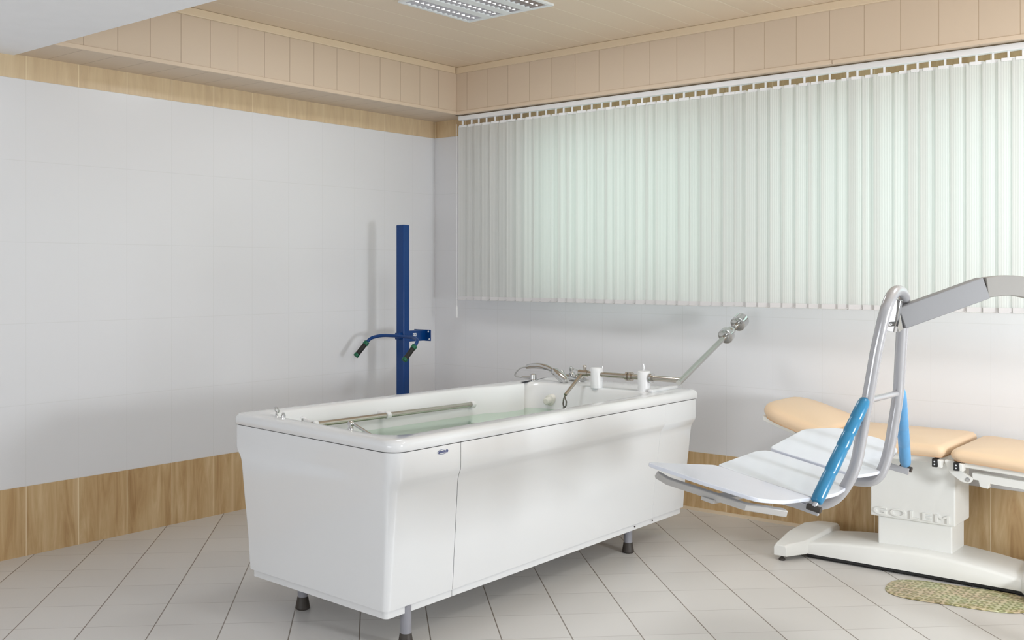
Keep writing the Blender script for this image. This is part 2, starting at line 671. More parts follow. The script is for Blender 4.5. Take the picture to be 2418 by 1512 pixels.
# ---------------------------------------------------------------- ceiling lamp
lamp = thing('ceiling_light', 'square white fluorescent louvre light set in the tan board ceiling', 'ceiling light', (1.56, -1.44, ZC))
lx0, lx1, ly0, ly1 = 1.28, 1.85, -1.72, -1.155
zb = ZC - 0.012
b = MB()
b.box((lx0, ly0, zb), (lx1, ly0 + 0.022, ZC)).box((lx0, ly1 - 0.022, zb), (lx1, ly1, ZC))
b.box((lx0, ly0 + 0.022, zb), (lx0 + 0.022, ly1 - 0.022, ZC)).box((lx1 - 0.022, ly0 + 0.022, zb), (lx1, ly1 - 0.022, ZC))
cell = (lx1 - lx0 - 0.044) / 4
for k in range(1, 4):
    xc = lx0 + 0.022 + cell * k
    b.box((xc - 0.028, ly0 + 0.022, zb), (xc + 0.028, ly1 - 0.022, ZC))
b.build('frame', M['lamp_w'], lamp, bevel=0.002)
for k in range(4):
    xa = lx0 + 0.022 + cell * k + (0.028 if k else 0)
    xb_ = lx0 + 0.022 + cell * (k + 1) - (0.028 if k < 3 else 0)
    b = MB()
    b.box((xa, ly0 + 0.022, ZC - 0.001), (xb_, ly1 - 0.022, ZC - 0.0002))
    n = 13
    for j in range(n):
        yc = ly0 + 0.04 + (ly1 - ly0 - 0.08) * j / (n - 1)
        b.hexa([(xa, yc - 0.001, zb + 0.001), (xb_, yc - 0.001, zb + 0.001), (xb_, yc + 0.001, zb + 0.001), (xa, yc + 0.001, zb + 0.001)],
               [(xa, yc - 0.012, ZC - 0.0015), (xb_, yc - 0.012, ZC - 0.0015), (xb_, yc + 0.012, ZC - 0.0015), (xa, yc + 0.012, ZC - 0.0015)])
    lv = b.build('louvre', M['louvre'], lamp, smooth=0)
    MB().tube([((xa + xb_) / 2, ly0 + 0.03, ZC - 0.005), ((xa + xb_) / 2, ly1 - 0.03, ZC - 0.005)], 0.004, 8).build('tube', M['tube_on'], lv)

# ---------------------------------------------------------------- vertical blind
ry = lambda x: -0.130 - 0.027 * (x - 0.35)
blind = thing('vertical_blind', 'wide white fabric vertical blind covering the long window', 'blind', (2.1, ry(2.1), 2.453))
b = MB()
xa, xe = 0.345, 4.35
b.hexa([(xa, ry(xa) - 0.02, 2.422), (xe, ry(xe) - 0.02, 2.422), (xe, ry(xe) + 0.02, 2.422), (xa, ry(xa) + 0.02, 2.422)],
       [(xa, ry(xa) - 0.02, 2.452), (xe, ry(xe) - 0.02, 2.452), (xe, ry(xe) + 0.02, 2.452), (xa, ry(xa) + 0.02, 2.452)])
b.build('headrail', M['plastic'], blind, bevel=0.003)
HX = [0.369, 0.443, 0.514, 0.583, 0.654, 0.726, 0.797, 0.871, 0.942, 1.008, 1.079, 1.151, 1.21, 1.282, 1.352, 1.424, 1.496, 1.566, 1.639, 1.71,
      1.78, 1.851, 1.921, 1.993, 2.064, 2.134, 2.205, 2.276, 2.348, 2.418, 2.492, 2.561, 2.631, 2.702, 2.774, 2.846, 2.917, 3.009, 3.058, 3.13,
      3.199, 3.294, 3.358, 3.414, 3.484, 3.556, 3.626, 3.696, 3.767, 3.823, 3.895, 3.967, 4.04, 4.11, 4.18, 4.25]
ZT, ZB = 2.386, 1.203
HWV = 0.0445


def vane_mesh(name, seed):
    rnd = random.Random(seed)
    b = MB()
    cols, rows = 9, 13
    bow = rnd.uniform(-0.004, 0.006)
    ph = rnd.uniform(0, 6)
    grid = []
    for j in range(rows):
        z = ZT + (ZB - ZT) * j / (rows - 1)
        tw = rnd.uniform(-0.004, 0.004) + 0.025 * math.sin(ph + j * 0.35) * (j / rows)
        row = []
        for i in range(cols):
            u = -1 + 2 * i / (cols - 1)
            x = u * HWV
            y = bow * (1 - u * u) + x * tw
            row.append(b.bm.verts.new((x, y, z)))
        grid.append(row)
    for j in range(rows - 1):
        for i in range(cols - 1):
            b.bm.faces.new([grid[j][i], grid[j][i + 1], grid[j + 1][i + 1], grid[j + 1][i]])
    me = bpy.data.meshes.new(name)
    b.bm.to_mesh(me)
    b.bm.free()
    me.materials.append(M['vane'])
    me.shade_smooth()
    return me


vms = [vane_mesh('vane', s) for s in range(7)]
b = MB()
b.box((-0.0048, -0.004, ZT - 0.008), (0.0048, 0.004, 2.4235))
b.box((-0.030, -0.0028, ZT - 0.010), (0.030, 0.0028, ZT + 0.005))
hm = bpy.data.meshes.new('hanger')
b.bm.to_mesh(hm)
b.bm.free()
hm.materials.append(M['plastic'])
b = MB()
b.box((-0.042, -0.0035, ZB + 0.002), (0.042, -0.001, ZB + 0.026))
b.box((-0.042, 0.001, ZB + 0.002), (0.042, 0.0035, ZB + 0.026))
wm = bpy.data.meshes.new('weight')
b.bm.to_mesh(wm)
b.bm.free()
wm.materials.append(M['weight'])
b = MB()
for sx in (-1,):
    b.tube(spline([(-0.038, -0.006, ZB + 0.012), (-0.060, -0.007, ZB - 0.001), (-0.073 + 0.035, -0.006, ZB + 0.012)], 5), 0.0012, 6)
chm = bpy.data.meshes.new('bottom_chain')
b.bm.to_mesh(chm)
b.bm.free()
chm.materials.append(M['plastic'])
angs = random.Random(3)
for i, x in enumerate(HX):
    a = angs.uniform(8, 11)
    if x < 2.46:
        a = angs.uniform(2, 5) if angs.random() < 0.8 else angs.uniform(6, 13)
    if i in (3, 12):
        a = 12
    v = bpy.data.objects.new('vane', vms[(i * 5) % 7])
    C.objects.link(v)
    v.location = (x, ry(x) + (0.004 if i % 2 else 0), 0)
    v.rotation_euler = (0, R(angs.uniform(-0.12, 0.12)), R(a))
    if x < 2.46:
        v.scale = (0.88, 1, 1)
    elif 3.18 < x < 3.31 or 2.98 < x < 3.02:
        v.scale = (1.16, 1, 1)
    attach(v, blind)
    for nm, me in (('hanger', hm), ('weight', wm)):
        c = bpy.data.objects.new(nm, me)
        C.objects.link(c)
        c.location = v.location
        c.rotation_euler = v.rotation_euler
        if nm == 'weight':
            c.scale = v.scale
        attach(c, v)
    c = bpy.data.objects.new('bottom_chain', chm)
    C.objects.link(c)
    c.location = (v.location.x, v.location.y, 0)
    attach(c, v)
cd = MB()
cd.tube([(0.322, ry(0.32) - 0.012, 2.40), (0.325, ry(0.32) - 0.012, 1.165)], 0.0018, 6)
cord = cd.build('pull_cord', M['plastic'], blind)
MB().lathe((0.325, ry(0.32) - 0.012, 1.084), (0, 0, 1), [(0, 0.006), (0.01, 0.008), (0.07, 0.007), (0.082, 0.003)], 12).build('cord_weight', M['plastic'], cord)

# ---------------------------------------------------------------- bathtub
TB = [V((1.470, -2.808)), V((2.306, -2.852)), V((2.294, -0.613)), V((1.482, -0.590))]    # bottom outline C A B D
TT = [V((1.288, -2.752)), V((2.347, -2.858)), V((2.389, -0.630)), V((1.415, -0.560))]    # outline under the rim


def qlerp(t):
    return [a.lerp(c, t) for a, c in zip(TB, TT)]


def inset(q, d):
    out = []
    for i in range(4):
        e1 = (q[i - 1] - q[i]).normalized()
        e2 = (q[(i + 1) % 4] - q[i]).normalized()
        out.append(q[i] + (e1 + e2) * d)
    return out


SEAM = (0.165, 0.852)
FRACS = [[0.0, 0.2, 0.4, 0.6, 0.8, 1.0],
         [0.0, SEAM[0] - 0.0006, SEAM[0] + 0.0006, 0.3, 0.42, 0.54, 0.66, 0.78, SEAM[1] - 0.0006, SEAM[1] + 0.0006, 1.0],
         [0.0, 0.2, 0.4, 0.6, 0.8, 1.0],
         [0.0, 0.08, 0.16, 0.22, 0.26, 0.30, 0.34, 0.36, 0.38, 0.40, 0.42, 0.46, 0.55, 0.7, 0.85, 1.0]]
NC = 7


def ring(q, r, z):
    """points round a quad: side k runs q[k]->q[k+1]; returns pts and side start indices"""
    rr = r if isinstance(r, (list, tuple)) else [r] * 4
    pts = []
    for k in range(4):
        a, c = q[k], q[(k + 1) % 4]
        d = (c - a)
        L = d.length
        d.normalize()
        a2 = a + d * rr[k]
        c2 = c - d * rr[(k + 1) % 4]
        for f in FRACS[k]:
            ff = min(max(f * L, rr[k]), L - rr[(k + 1) % 4]) if 0 < f < 1 else (rr[k] if f == 0 else L - rr[(k + 1) % 4])
            p = a + d * ff
            pts.append(V((p.x, p.y, z)))
        e1 = -d
        nx = q[(k + 2) % 4] - c
        e2 = nx.normalized()
        R_ = rr[(k + 1) % 4]
        for j in range(1, NC):
            th = math.pi / 2 * j / NC
            p = c + e1 * R_ * (1 - math.sin(th)) + e2 * R_ * (1 - math.cos(th))
            pts.append(V((p.x, p.y, z)))
    return pts


NP = len(ring(TB, 0.03, 0))
side0 = [0]
for k in range(3):
    side0.append(side0[-1] + len(FRACS[k]) + NC - 1)
i_s1 = side0[1] + 1
i_s2 = side0[1] + 8

tub = thing('therapy_bathtub', 'large white hydrotherapy bathtub on grey legs in the room centre', 'bathtub', (1.85, -1.72, 0))
prof = [(0.160, -0.012, 0.03), (0.166, -0.004, 0.03), (0.30, 0.21, 0.034), (0.45, 0.44, 0.04), (0.575, 0.625, 0.05), (0.596, 0.665, 0.05), (0.612, 0.76, 0.055),
        (0.632, 0.945, 0.06), (0.645, 0.993, 0.06), (0.700, 1.0, 0.065), (0.7385, 1.0, 0.065)]


def panel(idx, name):
    b = MB()
    kf = [0.5, 1.0, 0.45, 0.7]
    outer = [[ring(inset(qlerp(t), -0.004 if z < 0.2 else 0), [r * q for q in kf], z)[i % NP] for i in idx] for z, t, r in prof]
    inner = [[ring(inset(qlerp(t), 0.014), max(r - 0.01, 0.01), z)[i % NP] for i in idx] for z, t, r in prof]
    vo = [[b.bm.verts.new(p) for p in r] for r in outer]
    vi = [[b.bm.verts.new(p) for p in r] for r in inner]
    n = len(idx)
    for j in range(len(prof) - 1):
        for i in range(n - 1):
            b.bm.faces.new([vo[j][i], vo[j][i + 1], vo[j + 1][i + 1], vo[j + 1][i]])
            b.bm.faces.new([vi[j][i + 1], vi[j][i], vi[j + 1][i], vi[j + 1][i + 1]])
        for i in (0, n - 1):
            b.bm.faces.new([vo[j][i], vo[j + 1][i], vi[j + 1][i], vi[j][i]])
    for j in (0, len(prof) - 1):
        for i in range(n - 1):
            b.bm.faces.new([vo[j][i], vo[j][i + 1], vi[j][i + 1], vi[j][i]])
    return b.build(name, M['tub'], tub, smooth=50)


end_p = panel(list(range(side0[3] + 15, NP)) + list(range(0, i_s1 + 1)), 'end_panel')
front_p = panel(list(range(i_s1 + 1, i_s2 + 1)), 'front_panel')
far_p = panel(list(range(i_s2 + 1, side0[3] + 1)), 'far_panel')
back_p = panel(list(range(side0[3] + 1, side0[3] + 15)), 'back_panel')
# plinth strip in three lengths
for idx, nm in ((list(range(side0[3] + 15, NP)) + list(range(0, i_s1 + 1)), 'plinth_strip'), (list(range(i_s1 + 1, i_s2 + 1)), 'plinth_strip'),
                (list(range(i_s2 + 1, side0[3] + 15)), 'plinth_strip')):
    b = MB()
    rr = []
    for z, d in ((0.130, 0.006), (0.157, 0.006)):
        rr.append(([ring(inset(TB, d), 0.02, z)[i % NP] for i in idx], [ring(inset(TB, d + 0.012), 0.012, z)[i % NP] for i in idx]))
    n = len(idx)
    vo = [[b.bm.verts.new(p) for p in a] for a, c in rr]
    vi = [[b.bm.verts.new(p) for p in c] for a, c in rr]
    for i in range(n - 1):
        b.bm.faces.new([vo[0][i], vo[0][i + 1], vo[1][i + 1], vo[1][i]])
        b.bm.faces.new([vi[0][i + 1], vi[0][i], vi[1][i], vi[1][i + 1]])
        b.bm.faces.new([vo[1][i], vo[1][i + 1], vi[1][i + 1], vi[1][i]])
        b.bm.faces.new([vi[0][i], vi[0][i + 1], vo[0][i + 1], vo[0][i]])
    for i in (0, n - 1):
        b.bm.faces.new([vo[0][i], vo[1][i], vi[1][i], vi[0][i]])
    b.build(nm, M['tub'], tub, smooth=50)
# underside tray closes the body
b = MB()
b.loft([ring(inset(TB, 0.02), 0.02, 0.135), ring(inset(TB, 0.02), 0.02, 0.150)])
b.build('base_tray', M['tub'], tub)
# rim with basin, one shell
IN = [V((1.392, -2.672)), V((2.262, -2.778)), V((2.286, -0.945)), V((1.490, -0.868))]


def basin_ring(d, z, r):
    pts = ring(inset(IN, d), r, z)
    out = []
    for i, p in enumerate(pts):
        if side0[3] <= i < side0[3] + len(FRACS[3]):
            t = min(max((p.y + 1.30) / 0.09, 0), 1)
            p = V((p.x + 0.05 * t * t * (3 - 2 * t), p.y, p.z))
        out.append(p)
    return out


RC = [0.035, 0.068, 0.024, 0.04]
shell = [ring(inset(TT, -0.001), RC, 0.7415), ring(inset(TT, -0.004), RC, 0.746), ring(inset(TT, -0.004), RC, 0.768), ring(inset(TT, 0.000), RC, 0.778),
         ring(inset(TT, 0.008), RC, 0.785), ring(inset(TT, 0.022), RC, 0.787),
         basin_ring(-0.016, 0.787, 0.12), basin_ring(-0.006, 0.784, 0.12), basin_ring(0.0, 0.777, 0.12), basin_ring(0.008, 0.755, 0.12),
         basin_ring(0.045, 0.66, 0.13), basin_ring(0.09, 0.48, 0.14), basin_ring(0.12, 0.38, 0.14), basin_ring(0.17, 0.335, 0.12)]
MB().loft(shell, cap0=False, cap1=True).build('rim_and_basin', M['tub'], tub, smooth=60)
# water
wl = 0.655
MB().loft([basin_ring(0.0475, wl, 0.13)], cap0=False, cap1=True).build('water', M['water'], None, smooth=0)
wobj = bpy.data.objects['water']
tag(wobj, 'pale green still water filling the white bathtub', 'water')
wobj['kind'] = 'stuff'
# legs
for (x, y) in ((2.288, -2.730), (1.66, -2.685), (2.229, -1.057), (1.66, -0.85)):
    lg = MB().lathe((x, y, 0.045), (0, 0, 1), [(0, 0.021), (0.115, 0.021)], 20).build('leg', M['leg_grey'], tub)
    MB().lathe((x, y, 0.0), (0, 0, 1), [(0, 0.026), (0.006, 0.030), (0.012, 0.029), (0.05, 0.0225), (0.052, 0.021)], 20).build('foot', M['rubber'], lg)
MB().tube([(2.229, -1.06, 0.10), (1.66, -0.86, 0.12)], 0.006, 8).build('brace_rod', M['rubber'], tub)
# plug screws in the strip
for y, z in ((-1.10, 0.146), (-0.93, 0.146)):
    MB().lathe((2.292, y, z), (1, 0, 0), [(0, 0.004), (0.004, 0.003)], 10).build('screw', M['rubber'], tub)
# maker's badge: small outlined oval with a line of marks
bx = 2.3525
b = MB()
b.tube([(bx, -2.593 + 0.030 * math.cos(a * math.pi / 12), 0.716 + 0.009 * math.sin(a * math.pi / 12)) for a in range(24)], 0.0008, 6, closed=True)
for k in range(9):
    y = -2.617 + k * 0.006
    b.box((bx - 0.001, y, 0.711 + (0.001 if k % 2 else 0)), (bx + 0.0006, y + 0.0042, 0.721 - (0.0015 if k % 3 == 0 else 0)))
b.build('badge', M['logo_blue'], tub)
# handrail inside
rp = [(1.490, -2.50, 0.724), (1.512, -1.405, 0.712)]
hr = MB().tube(rp, 0.0125, 16).build('handrail', M['steel'], tub)
for f in (0.03, 0.44, 1.0):
    p = V(rp[0]).lerp(V(rp[1]), f)
    wx = 1.405 + (0.0 if f < 0.9 else 0.012)
    b = MB().lathe((wx - 0.004, p.y, p.z + 0.010), (1, 0, -0.12), [(0, 0.022), (0.012, 0.022), (0.016, 0.014), (p.x - wx - 0.01, 0.013)], 16)
    b.lathe((p.x, p.y - 0.014, p.z), (0.018, 1, -0.011), [(0, 0.015), (0.003, 0.018), (0.025, 0.018), (0.028, 0.015)], 18)
    b.build('rail_clamp', M['plastic'], hr)
# inlet nozzle on the far wall of the basin
MB().lathe((1.66, -0.90, 0.703), (0, -1, -0.1), [(0, 0.03), (0.03, 0.03), (0.034, 0.019), (0.062, 0.019), (0.066, 0.014)], 20).build('inlet_nozzle', M['tub_in'], tub)
# raised lip on the deck
MB().box((2.262, -0.925, 0.784), (2.292, -0.66, 0.803)).build('deck_lip', M['tub'], tub, bevel=0.008, seg=4)
# anchors on the near rim
b = MB()
b.lathe((1.50, -2.690, 0.786), (0, 0, 1), [(0, 0.008), (0.006, 0.006), (0.014, 0.005)], 12)
b.tube([(1.50 + 0.012 * math.cos(a * math.pi / 8), -2.690 - 0.004 * math.sin(a * math.pi / 8), 0.811 + 0.012 * math.sin(a * math.pi / 8)) for a in range(16)], 0.0028, 8, closed=True)
b.build('anchor_ring', M['chrome'], tub)
b = MB()
b.lathe((1.560, -2.705, 0.786), (0, 0, 1), [(0, 0.010), (0.012, 0.010), (0.013, 0.006), (0.020, 0.006)], 14)
b.build('anchor_stud', M['chrome'], tub)
b = MB()
b.lathe((1.700, -2.722, 0.786), (0, 0, 1), [(0, 0.004), (0.011, 0.004)], 10)
b.build('anchor_stud', M['chrome'], tub)
b = MB()
b.lathe((2.005, -2.742, 0.783), (0, 0, 1), [(0, 0.012), (0.010, 0.011), (0.020, 0.006)], 16)
b.lathe((2.005, -2.752, 0.806), (0.2, 1, 0), [(0, 0.010), (0.003, 0.0115), (0.016, 0.0115), (0.019, 0.010)], 16)
b.tube([(2.01, -2.735, 0.806), (2.085, -2.702, 0.762)], [0.006][0], 10)
b.tube([(2.085, -2.702, 0.762), (2.108, -2.692, 0.752)], 0.0085, 10)
b.build('strap_lever', M['chrome'], tub)
# mixer tap and diverter on the deck
b = MB()
b.lathe((1.478, -0.83, 0.786), (0, 0, 1), [(0, 0.026), (0.006, 0.026), (0.008, 0.019), (0.034, 0.018), (0.040, 0.012)], 18)
b.tube([(1.478, -0.83, 0.806), (1.415, -0.85, 0.803)], 0.005, 10)
b.build('diverter_tap', M['chrome'], tub)
b = MB()
b.lathe((1.60, -0.70, 0.803), (1, -0.02, 0), [(0, 0.012), (0.004, 0.020), (0.05, 0.022), (0.09, 0.022), (0.13, 0.020), (0.135, 0.012)], 18)
b.lathe((1.625, -0.70, 0.786), (0, 0, 1), [(0, 0.020), (0.006, 0.020), (0.008, 0.012), (0.018, 0.012)], 14)
b.lathe((1.705, -0.70, 0.786), (0, 0, 1), [(0, 0.020), (0.006, 0.020), (0.008, 0.012), (0.018, 0.012)], 14)
b.lathe((1.665, -0.72, 0.815), (0.05, -0.3, 1), [(0, 0.020), (0.016, 0.018), (0.026, 0.010), (0.050, 0.009), (0.056, 0.006)], 16)
b.tube([(1.665, -0.725, 0.858), (1.715, -0.735, 0.850)], 0.005, 8)
b.tube([(1.735, -0.71, 0.805), (1.775, -0.73, 0.800)], 0.007, 10)
b.lathe((1.60, -0.71, 0.812), (-0.4, -0.2, 0.9), [(0, 0.012), (0.02, 0.013), (0.034, 0.011)], 12)
b.build('mixer_tap', M['chrome'], tub)

# hand shower lying in its holder
hs = thing('hand_shower', 'chrome hand shower lying across the mixer tap on the far deck of the bathtub', 'hand shower', (1.55, -0.78, 0.80))
b = MB()
rings_ = []
path = spline([(1.395, -0.78, 0.856), (1.44, -0.785, 0.864), (1.50, -0.79, 0.867), (1.56, -0.80, 0.860), (1.60, -0.81, 0.848)], 4)
for i, p in enumerate(path):
    f = i / (len(path) - 1)
    r = 0.009 + 0.007 * math.sin(math.pi * (0.15 + 0.7 * f))
    rings_.append([p + V((0, math.cos(a * math.pi / 7) * r, math.sin(a * math.pi / 7) * r)) for a in range(14)])
MB().loft(rings_).build('handle', M['chrome'], hs)
ax = V((0.82, -0.15, -0.42)).normalized()
MB().lathe((1.595, -0.808, 0.852), ax, [(0, 0.012), (0.015, 0.021), (0.05, 0.025), (0.10, 0.025), (0.12, 0.020), (0.124, 0.012)], 18).build('shower_head', M['chrome'], hs)
b = MB()
b.tube(spline([(1.397, -0.78, 0.855), (1.37, -0.775, 0.852), (1.335, -0.77, 0.84), (1.305, -0.765, 0.815), (1.30, -0.762, 0.797), (1.33, -0.76, 0.7925), (1.42, -0.77, 0.7925), (1.455, -0.80, 0.795)], 6), 0.005, 10)
b.build('hose', M['hose'], hs)

# ---------------------------------------------------------------- traction lever across the far deck
tl = thing('traction_lever', 'steel traction lever with weight discs held on two white posts of the bathtub', 'lever', (2.08, -0.89, 0.787))
SZ, SY = 0.857, -0.892
for x in (1.938, 2.223):
    p = MB().lathe((x, SY, 0.782), (0, 0, 1), [(0, 0.029), (0.004, 0.032), (0.104, 0.032), (0.108, 0.030)], 28).build('post', M['plastic'], tl)
MB().tube([(2.223, SY, 0.888), (2.223, SY, 0.918), (2.221, SY, 0.926)], 0.0025, 8).build('lock_pin', M['chrome'], tl)
MB().lathe((1.975, SY, 0.890), (0, 0, 1), [(0, 0.004), (0.012, 0.004)], 8).build('set_screw', M['chrome'], tl)
MB().tube([(1.842, SY, SZ), (2.44, SY, SZ)], 0.0140, 16).build('shaft', M['steel'], tl)
for x, r in ((2.120, 0.024), (2.143, 0.024)):
    MB().lathe((x, SY, SZ), (1, 0, 0), [(0, r), (0.011, r)], 18).build('collar', M['steel'], tl)
MB().lathe((2.262, SY, SZ), (1, 0, 0), [(0, 0.025), (0.012, 0.025)], 18).build('collar', M['chrome'], tl)
b = MB()
b.lathe((1.842, SY, SZ), (-1, 0, 0), [(-0.04, 0.018), (0.014, 0.018)], 18)
b.lathe((1.862, SY, SZ + 0.010), (0, 0, 1), [(0, 0.010), (0.03, 0.010), (0.032, 0.008)], 12)
b.build('arm_hub', M['steel'], tl)
MB().tube([(1.85, SY, SZ), (1.85, -1.055, 0.755)], 0.0090, 12).build('inner_arm', M['steel'], tl)
b = MB()
cl = [(1.85, -1.060, 0.748), (1.858, -1.066, 0.735), (1.866, -1.068, 0.722), (1.862, -1.066, 0.700), (1.846, -1.062, 0.690), (1.838, -1.058, 0.708), (1.842, -1.058, 0.735)]
b.tube(cl, 0.0040, 8, closed=True)
b.lathe((1.848, -1.062, 0.692), (0.1, 0, -1), [(0, 0.008), (0.026, 0.008), (0.030, 0.004)], 10)
b.build('snap_hook', M['dark_chrome'], tl)
p0, p1 = V((2.435, SY, SZ)), V((2.435, -0.185, 1.145))
dr = (p1 - p0).normalized()
MB().tube([p0 - dr * 0.03, p1], 0.0140, 16).build('outer_arm', M['steel2'], tl)
L0 = (V((2.435, -0.40, 1.063)) - p0).length
L1 = (V((2.435, -0.245, 1.123)) - p0).length
MB().lathe(p0 + dr * (L0 - 0.018), dr, [(0, 0.036), (0.003, 0.041), (0.030, 0.041), (0.033, 0.036)], 30).build('weight_disc', M['chrome'], tl)
MB().lathe(p0 + dr * (L1 - 0.025), dr, [(0, 0.036), (0.003, 0.041), (0.058, 0.041), (0.061, 0.036)], 30).build('weight_disc', M['chrome'], tl)
b = MB()
b.lathe(p0 + dr * (L0 + 0.018), dr, [(0, 0.017), (0.02, 0.018), (0.028, 0.023), (0.045, 0.023), (0.055, 0.018), (0.085, 0.017)], 20)
b.build('spacer', M['chrome'], tl)

# ---------------------------------------------------------------- blue column with handlebar
bc = thing('handlebar_column', 'tall blue steel column with a black and green gripped handlebar by the left wall', 'exercise column', (0.316, -0.665, 0))
MB().box((0.283, -0.693, 0.012), (0.350, -0.636, 1.694)).build('post', M['blue'], bc, bevel=0.007)
MB().box((0.17, -0.80, 0), (0.46, -0.53, 0.012)).build('base_plate', M['blue'], bc, bevel=0.003)
ZH = 0.986
hp = fillet([(0.112, -0.875, 0.868), (0.150, -0.790, 0.975), (0.205, -0.742, 0.992), (0.345, -0.715, 0.990), (0.500, -0.742, 0.988), (0.556, -0.785, 0.968), (0.528, -0.872, 0.862)],
            [0.03, 0.05, 0.08, 0.05, 0.03], 6)
hb = MB().tube(hp, 0.0105, 14).build('handlebar', M['blue'], bc)
MB().box((0.30, -0.722, 0.968), (0.335, -0.690, 1.010)).build('bar_clamp', M['blue'], bc, bevel=0.004)
for e0, e1 in ((V((0.112, -0.875, 0.868)), V((0.150, -0.790, 0.975))), (V((0.528, -0.872, 0.862)), V((0.556, -0.785, 0.968)))):
    d = (e1 - e0).normalized()
    g = MB().lathe(e0 - d * 0.006, d, [(0, 0.0155), (0.1, 0.0155)], 18).build('grip', M['grip'], hb)
    b = MB().lathe(e0 - d * 0.010, d, [(0, 0.014), (0.003, 0.0175), (0.020, 0.0175), (0.021, 0.0155)], 18)
    b.lathe(e0 + d * 0.086, d, [(0, 0.0155), (0.001, 0.0180), (0.022, 0.0180), (0.026, 0.012)], 18)
    b.build('grip_end', M['green'], g)
br = MB().box((0.292, -0.640, 0.952), (0.3495, -0.484, 1.020)).build('bracket', M['blue'], bc, bevel=0.003)
MB().box((0.250, -0.488, 0.950), (0.393, -0.482, 1.022)).build('flange', M['blue'], br, bevel=0.001)
for dx, z in ((0.375, 1.010), (0.383, 0.962)):
    MB().lathe((dx, -0.488, z), (0, -1, 0), [(0, 0.006), (0.003, 0.005)], 10).build('bolt', M['label_w'], br)
b = MB().box((0.3490, -0.607, 0.984), (0.3505, -0.575, 1.004))
st = b.build('sticker', M['label_w'], br)
b = MB().box((0.3504, -0.601, 0.990), (0.3509, -0.597, 0.999)).box((0.3504, -0.585, 0.990), (0.3509, -0.581, 0.999)).box((0.3504, -0.597, 0.996), (0.3509, -0.585, 0.999))
b.build('sticker_print', M['blue'], br)
bc.location = (0.316 + 0.06, -0.665 - 0.063, 0)

# ---------------------------------------------------------------- treatment couch
cc = thing('treatment_couch', 'white based treatment couch with peach padded cushions along the window wall', 'treatment couch', (3.43, -0.4, 0))


def cushion(name, outline, th, origin, e1, e3, r=0.03, dome=0.012):
    """outline in (a,b) with a along e1 and b along +y; thickness along e3"""
    e1 = V(e1).normalized()
    e3 = V(e3).normalized()
    e2 = V((0, 1, 0))
    o = V(origin)
    ca = sum(p[0] for p in outline) / len(outline)
    cb_ = sum(p[1] for p in outline) / len(outline)
    ha = max(abs(p[0] - ca) for p in outline)
    hb_ = max(abs(p[1] - cb_) for p in outline)

    def rg(ins, t):
        return [o + e1 * (ca + (a - ca) * (1 - ins / ha)) + e2 * (cb_ + (c - cb_) * (1 - ins / hb_)) + e3 * t for a, c in outline]
    rings = [rg(r * 0.9, 0), rg(r * 0.35, 0.003)]
    n = 6
    for k in range(n + 1):
        a = -math.pi / 2 + math.pi * k / n
        rr = th / 2 * 0.92
        rings.append(rg(r * (1 - math.cos(a)) * 0.9 if k else r * 0.5, th / 2 + math.sin(a) * rr))
    for k in (0.35, 0.7, 0.93):
        rings.append(rg(r + (min(ha, hb_) - r) * k, th + dome * (1 - (1 - k) ** 2)))
    return MB().loft(rings).build(name, M['peach'], cc, smooth=70)


def rect(a0, a1, b0, b1, r):
    return rounded_poly([(a0, b0), (a1, b0), (a1, b1), (a0, b1)], r, 6)


cushion('seat_cushion', rect(-0.285, 0.285, -0.285, 0.285, 0.035), 0.062, (3.315, -0.37, 0.566), (1, 0, 0), (0, 0, 1))
cushion('leg_cushion', rect(0, 0.72, -0.285, 0.285, 0.045), 0.058, (3.618, -0.37, 0.560), (1, 0, -0.06), (0.06, 0, 1))
t17 = R(17)
cushion('head_cushion', rect(-0.355, 0.0, -0.27, 0.27, [0.16, 0.04, 0.04, 0.16]), 0.075, (3.035, -0.37, 0.575), (math.cos(t17), 0, -math.sin(t17)), (math.sin(t17), 0, math.cos(t17)), r=0.036)
MB().box((3.06, -0.600, 0.534), (3.585, -0.14, 0.566)).build('seat_frame', M['couch_w'], cc, bevel=0.004)
lf = MB().prism([(3.64, 0.535), (4.32, 0.495), (4.32, 0.522), (3.64, 0.560)], lambda a, c, t: (a, t, c), -0.615, -0.125).build('leg_frame', M['couch_w'], cc, bevel=0.004)
MB().prism([(2.72, 0.675), (3.05, 0.565), (3.05, 0.545), (2.95, 0.572), (2.72, 0.650)], lambda a, c, t: (a, t, c), -0.58, -0.16).build('head_frame', M['couch_w'], cc, bevel=0.003)
MB().lathe((2.90, -0.575, 0.62), (0, -1, 0), [(0, 0.012), (0.02, 0.012)], 12).build('tilt_knob', M['black'], cc)
MB().box((3.226, -0.5, 0.237), (3.606, -0.268, 0.536)).build('upper_column', M['couch_w'], cc, bevel=0.007)
MB().box((3.257, -0.484, 0.10), (3.588, -0.287, 0.240)).build('lower_column', M['couch_w'], cc, bevel=0.006)
hg = MB().prism(rounded_poly([(3.590, 0.560), (3.635, 0.560), (3.655, 0.520), (3.712, 0.487), (3.700, 0.466), (3.665, 0.468), (3.612, 0.505)], 0.012, 4), lambda a, c, t: (a, t, c), -0.618, -0.600).build('hinge_arm', M['couch_w'], cc, bevel=0.002)
MB().lathe((3.690, -0.616, 0.482), (0, -1, 0), [(0, 0.010), (0.004, 0.010), (0.005, 0.006), (0.008, 0.006)], 14).build('pivot_bolt', M['chrome'], hg)
MB().prism([(3.702, 0.512), (4.32, 0.475), (4.32, 0.440), (3.775, 0.472), (3.768, 0.448), (3.735, 0.452), (3.728, 0.480), (3.704, 0.482)], lambda a, c, t: (a, t, c), -0.60, -0.56).build('leg_support', M['couch_w'], cc, bevel=0.003)
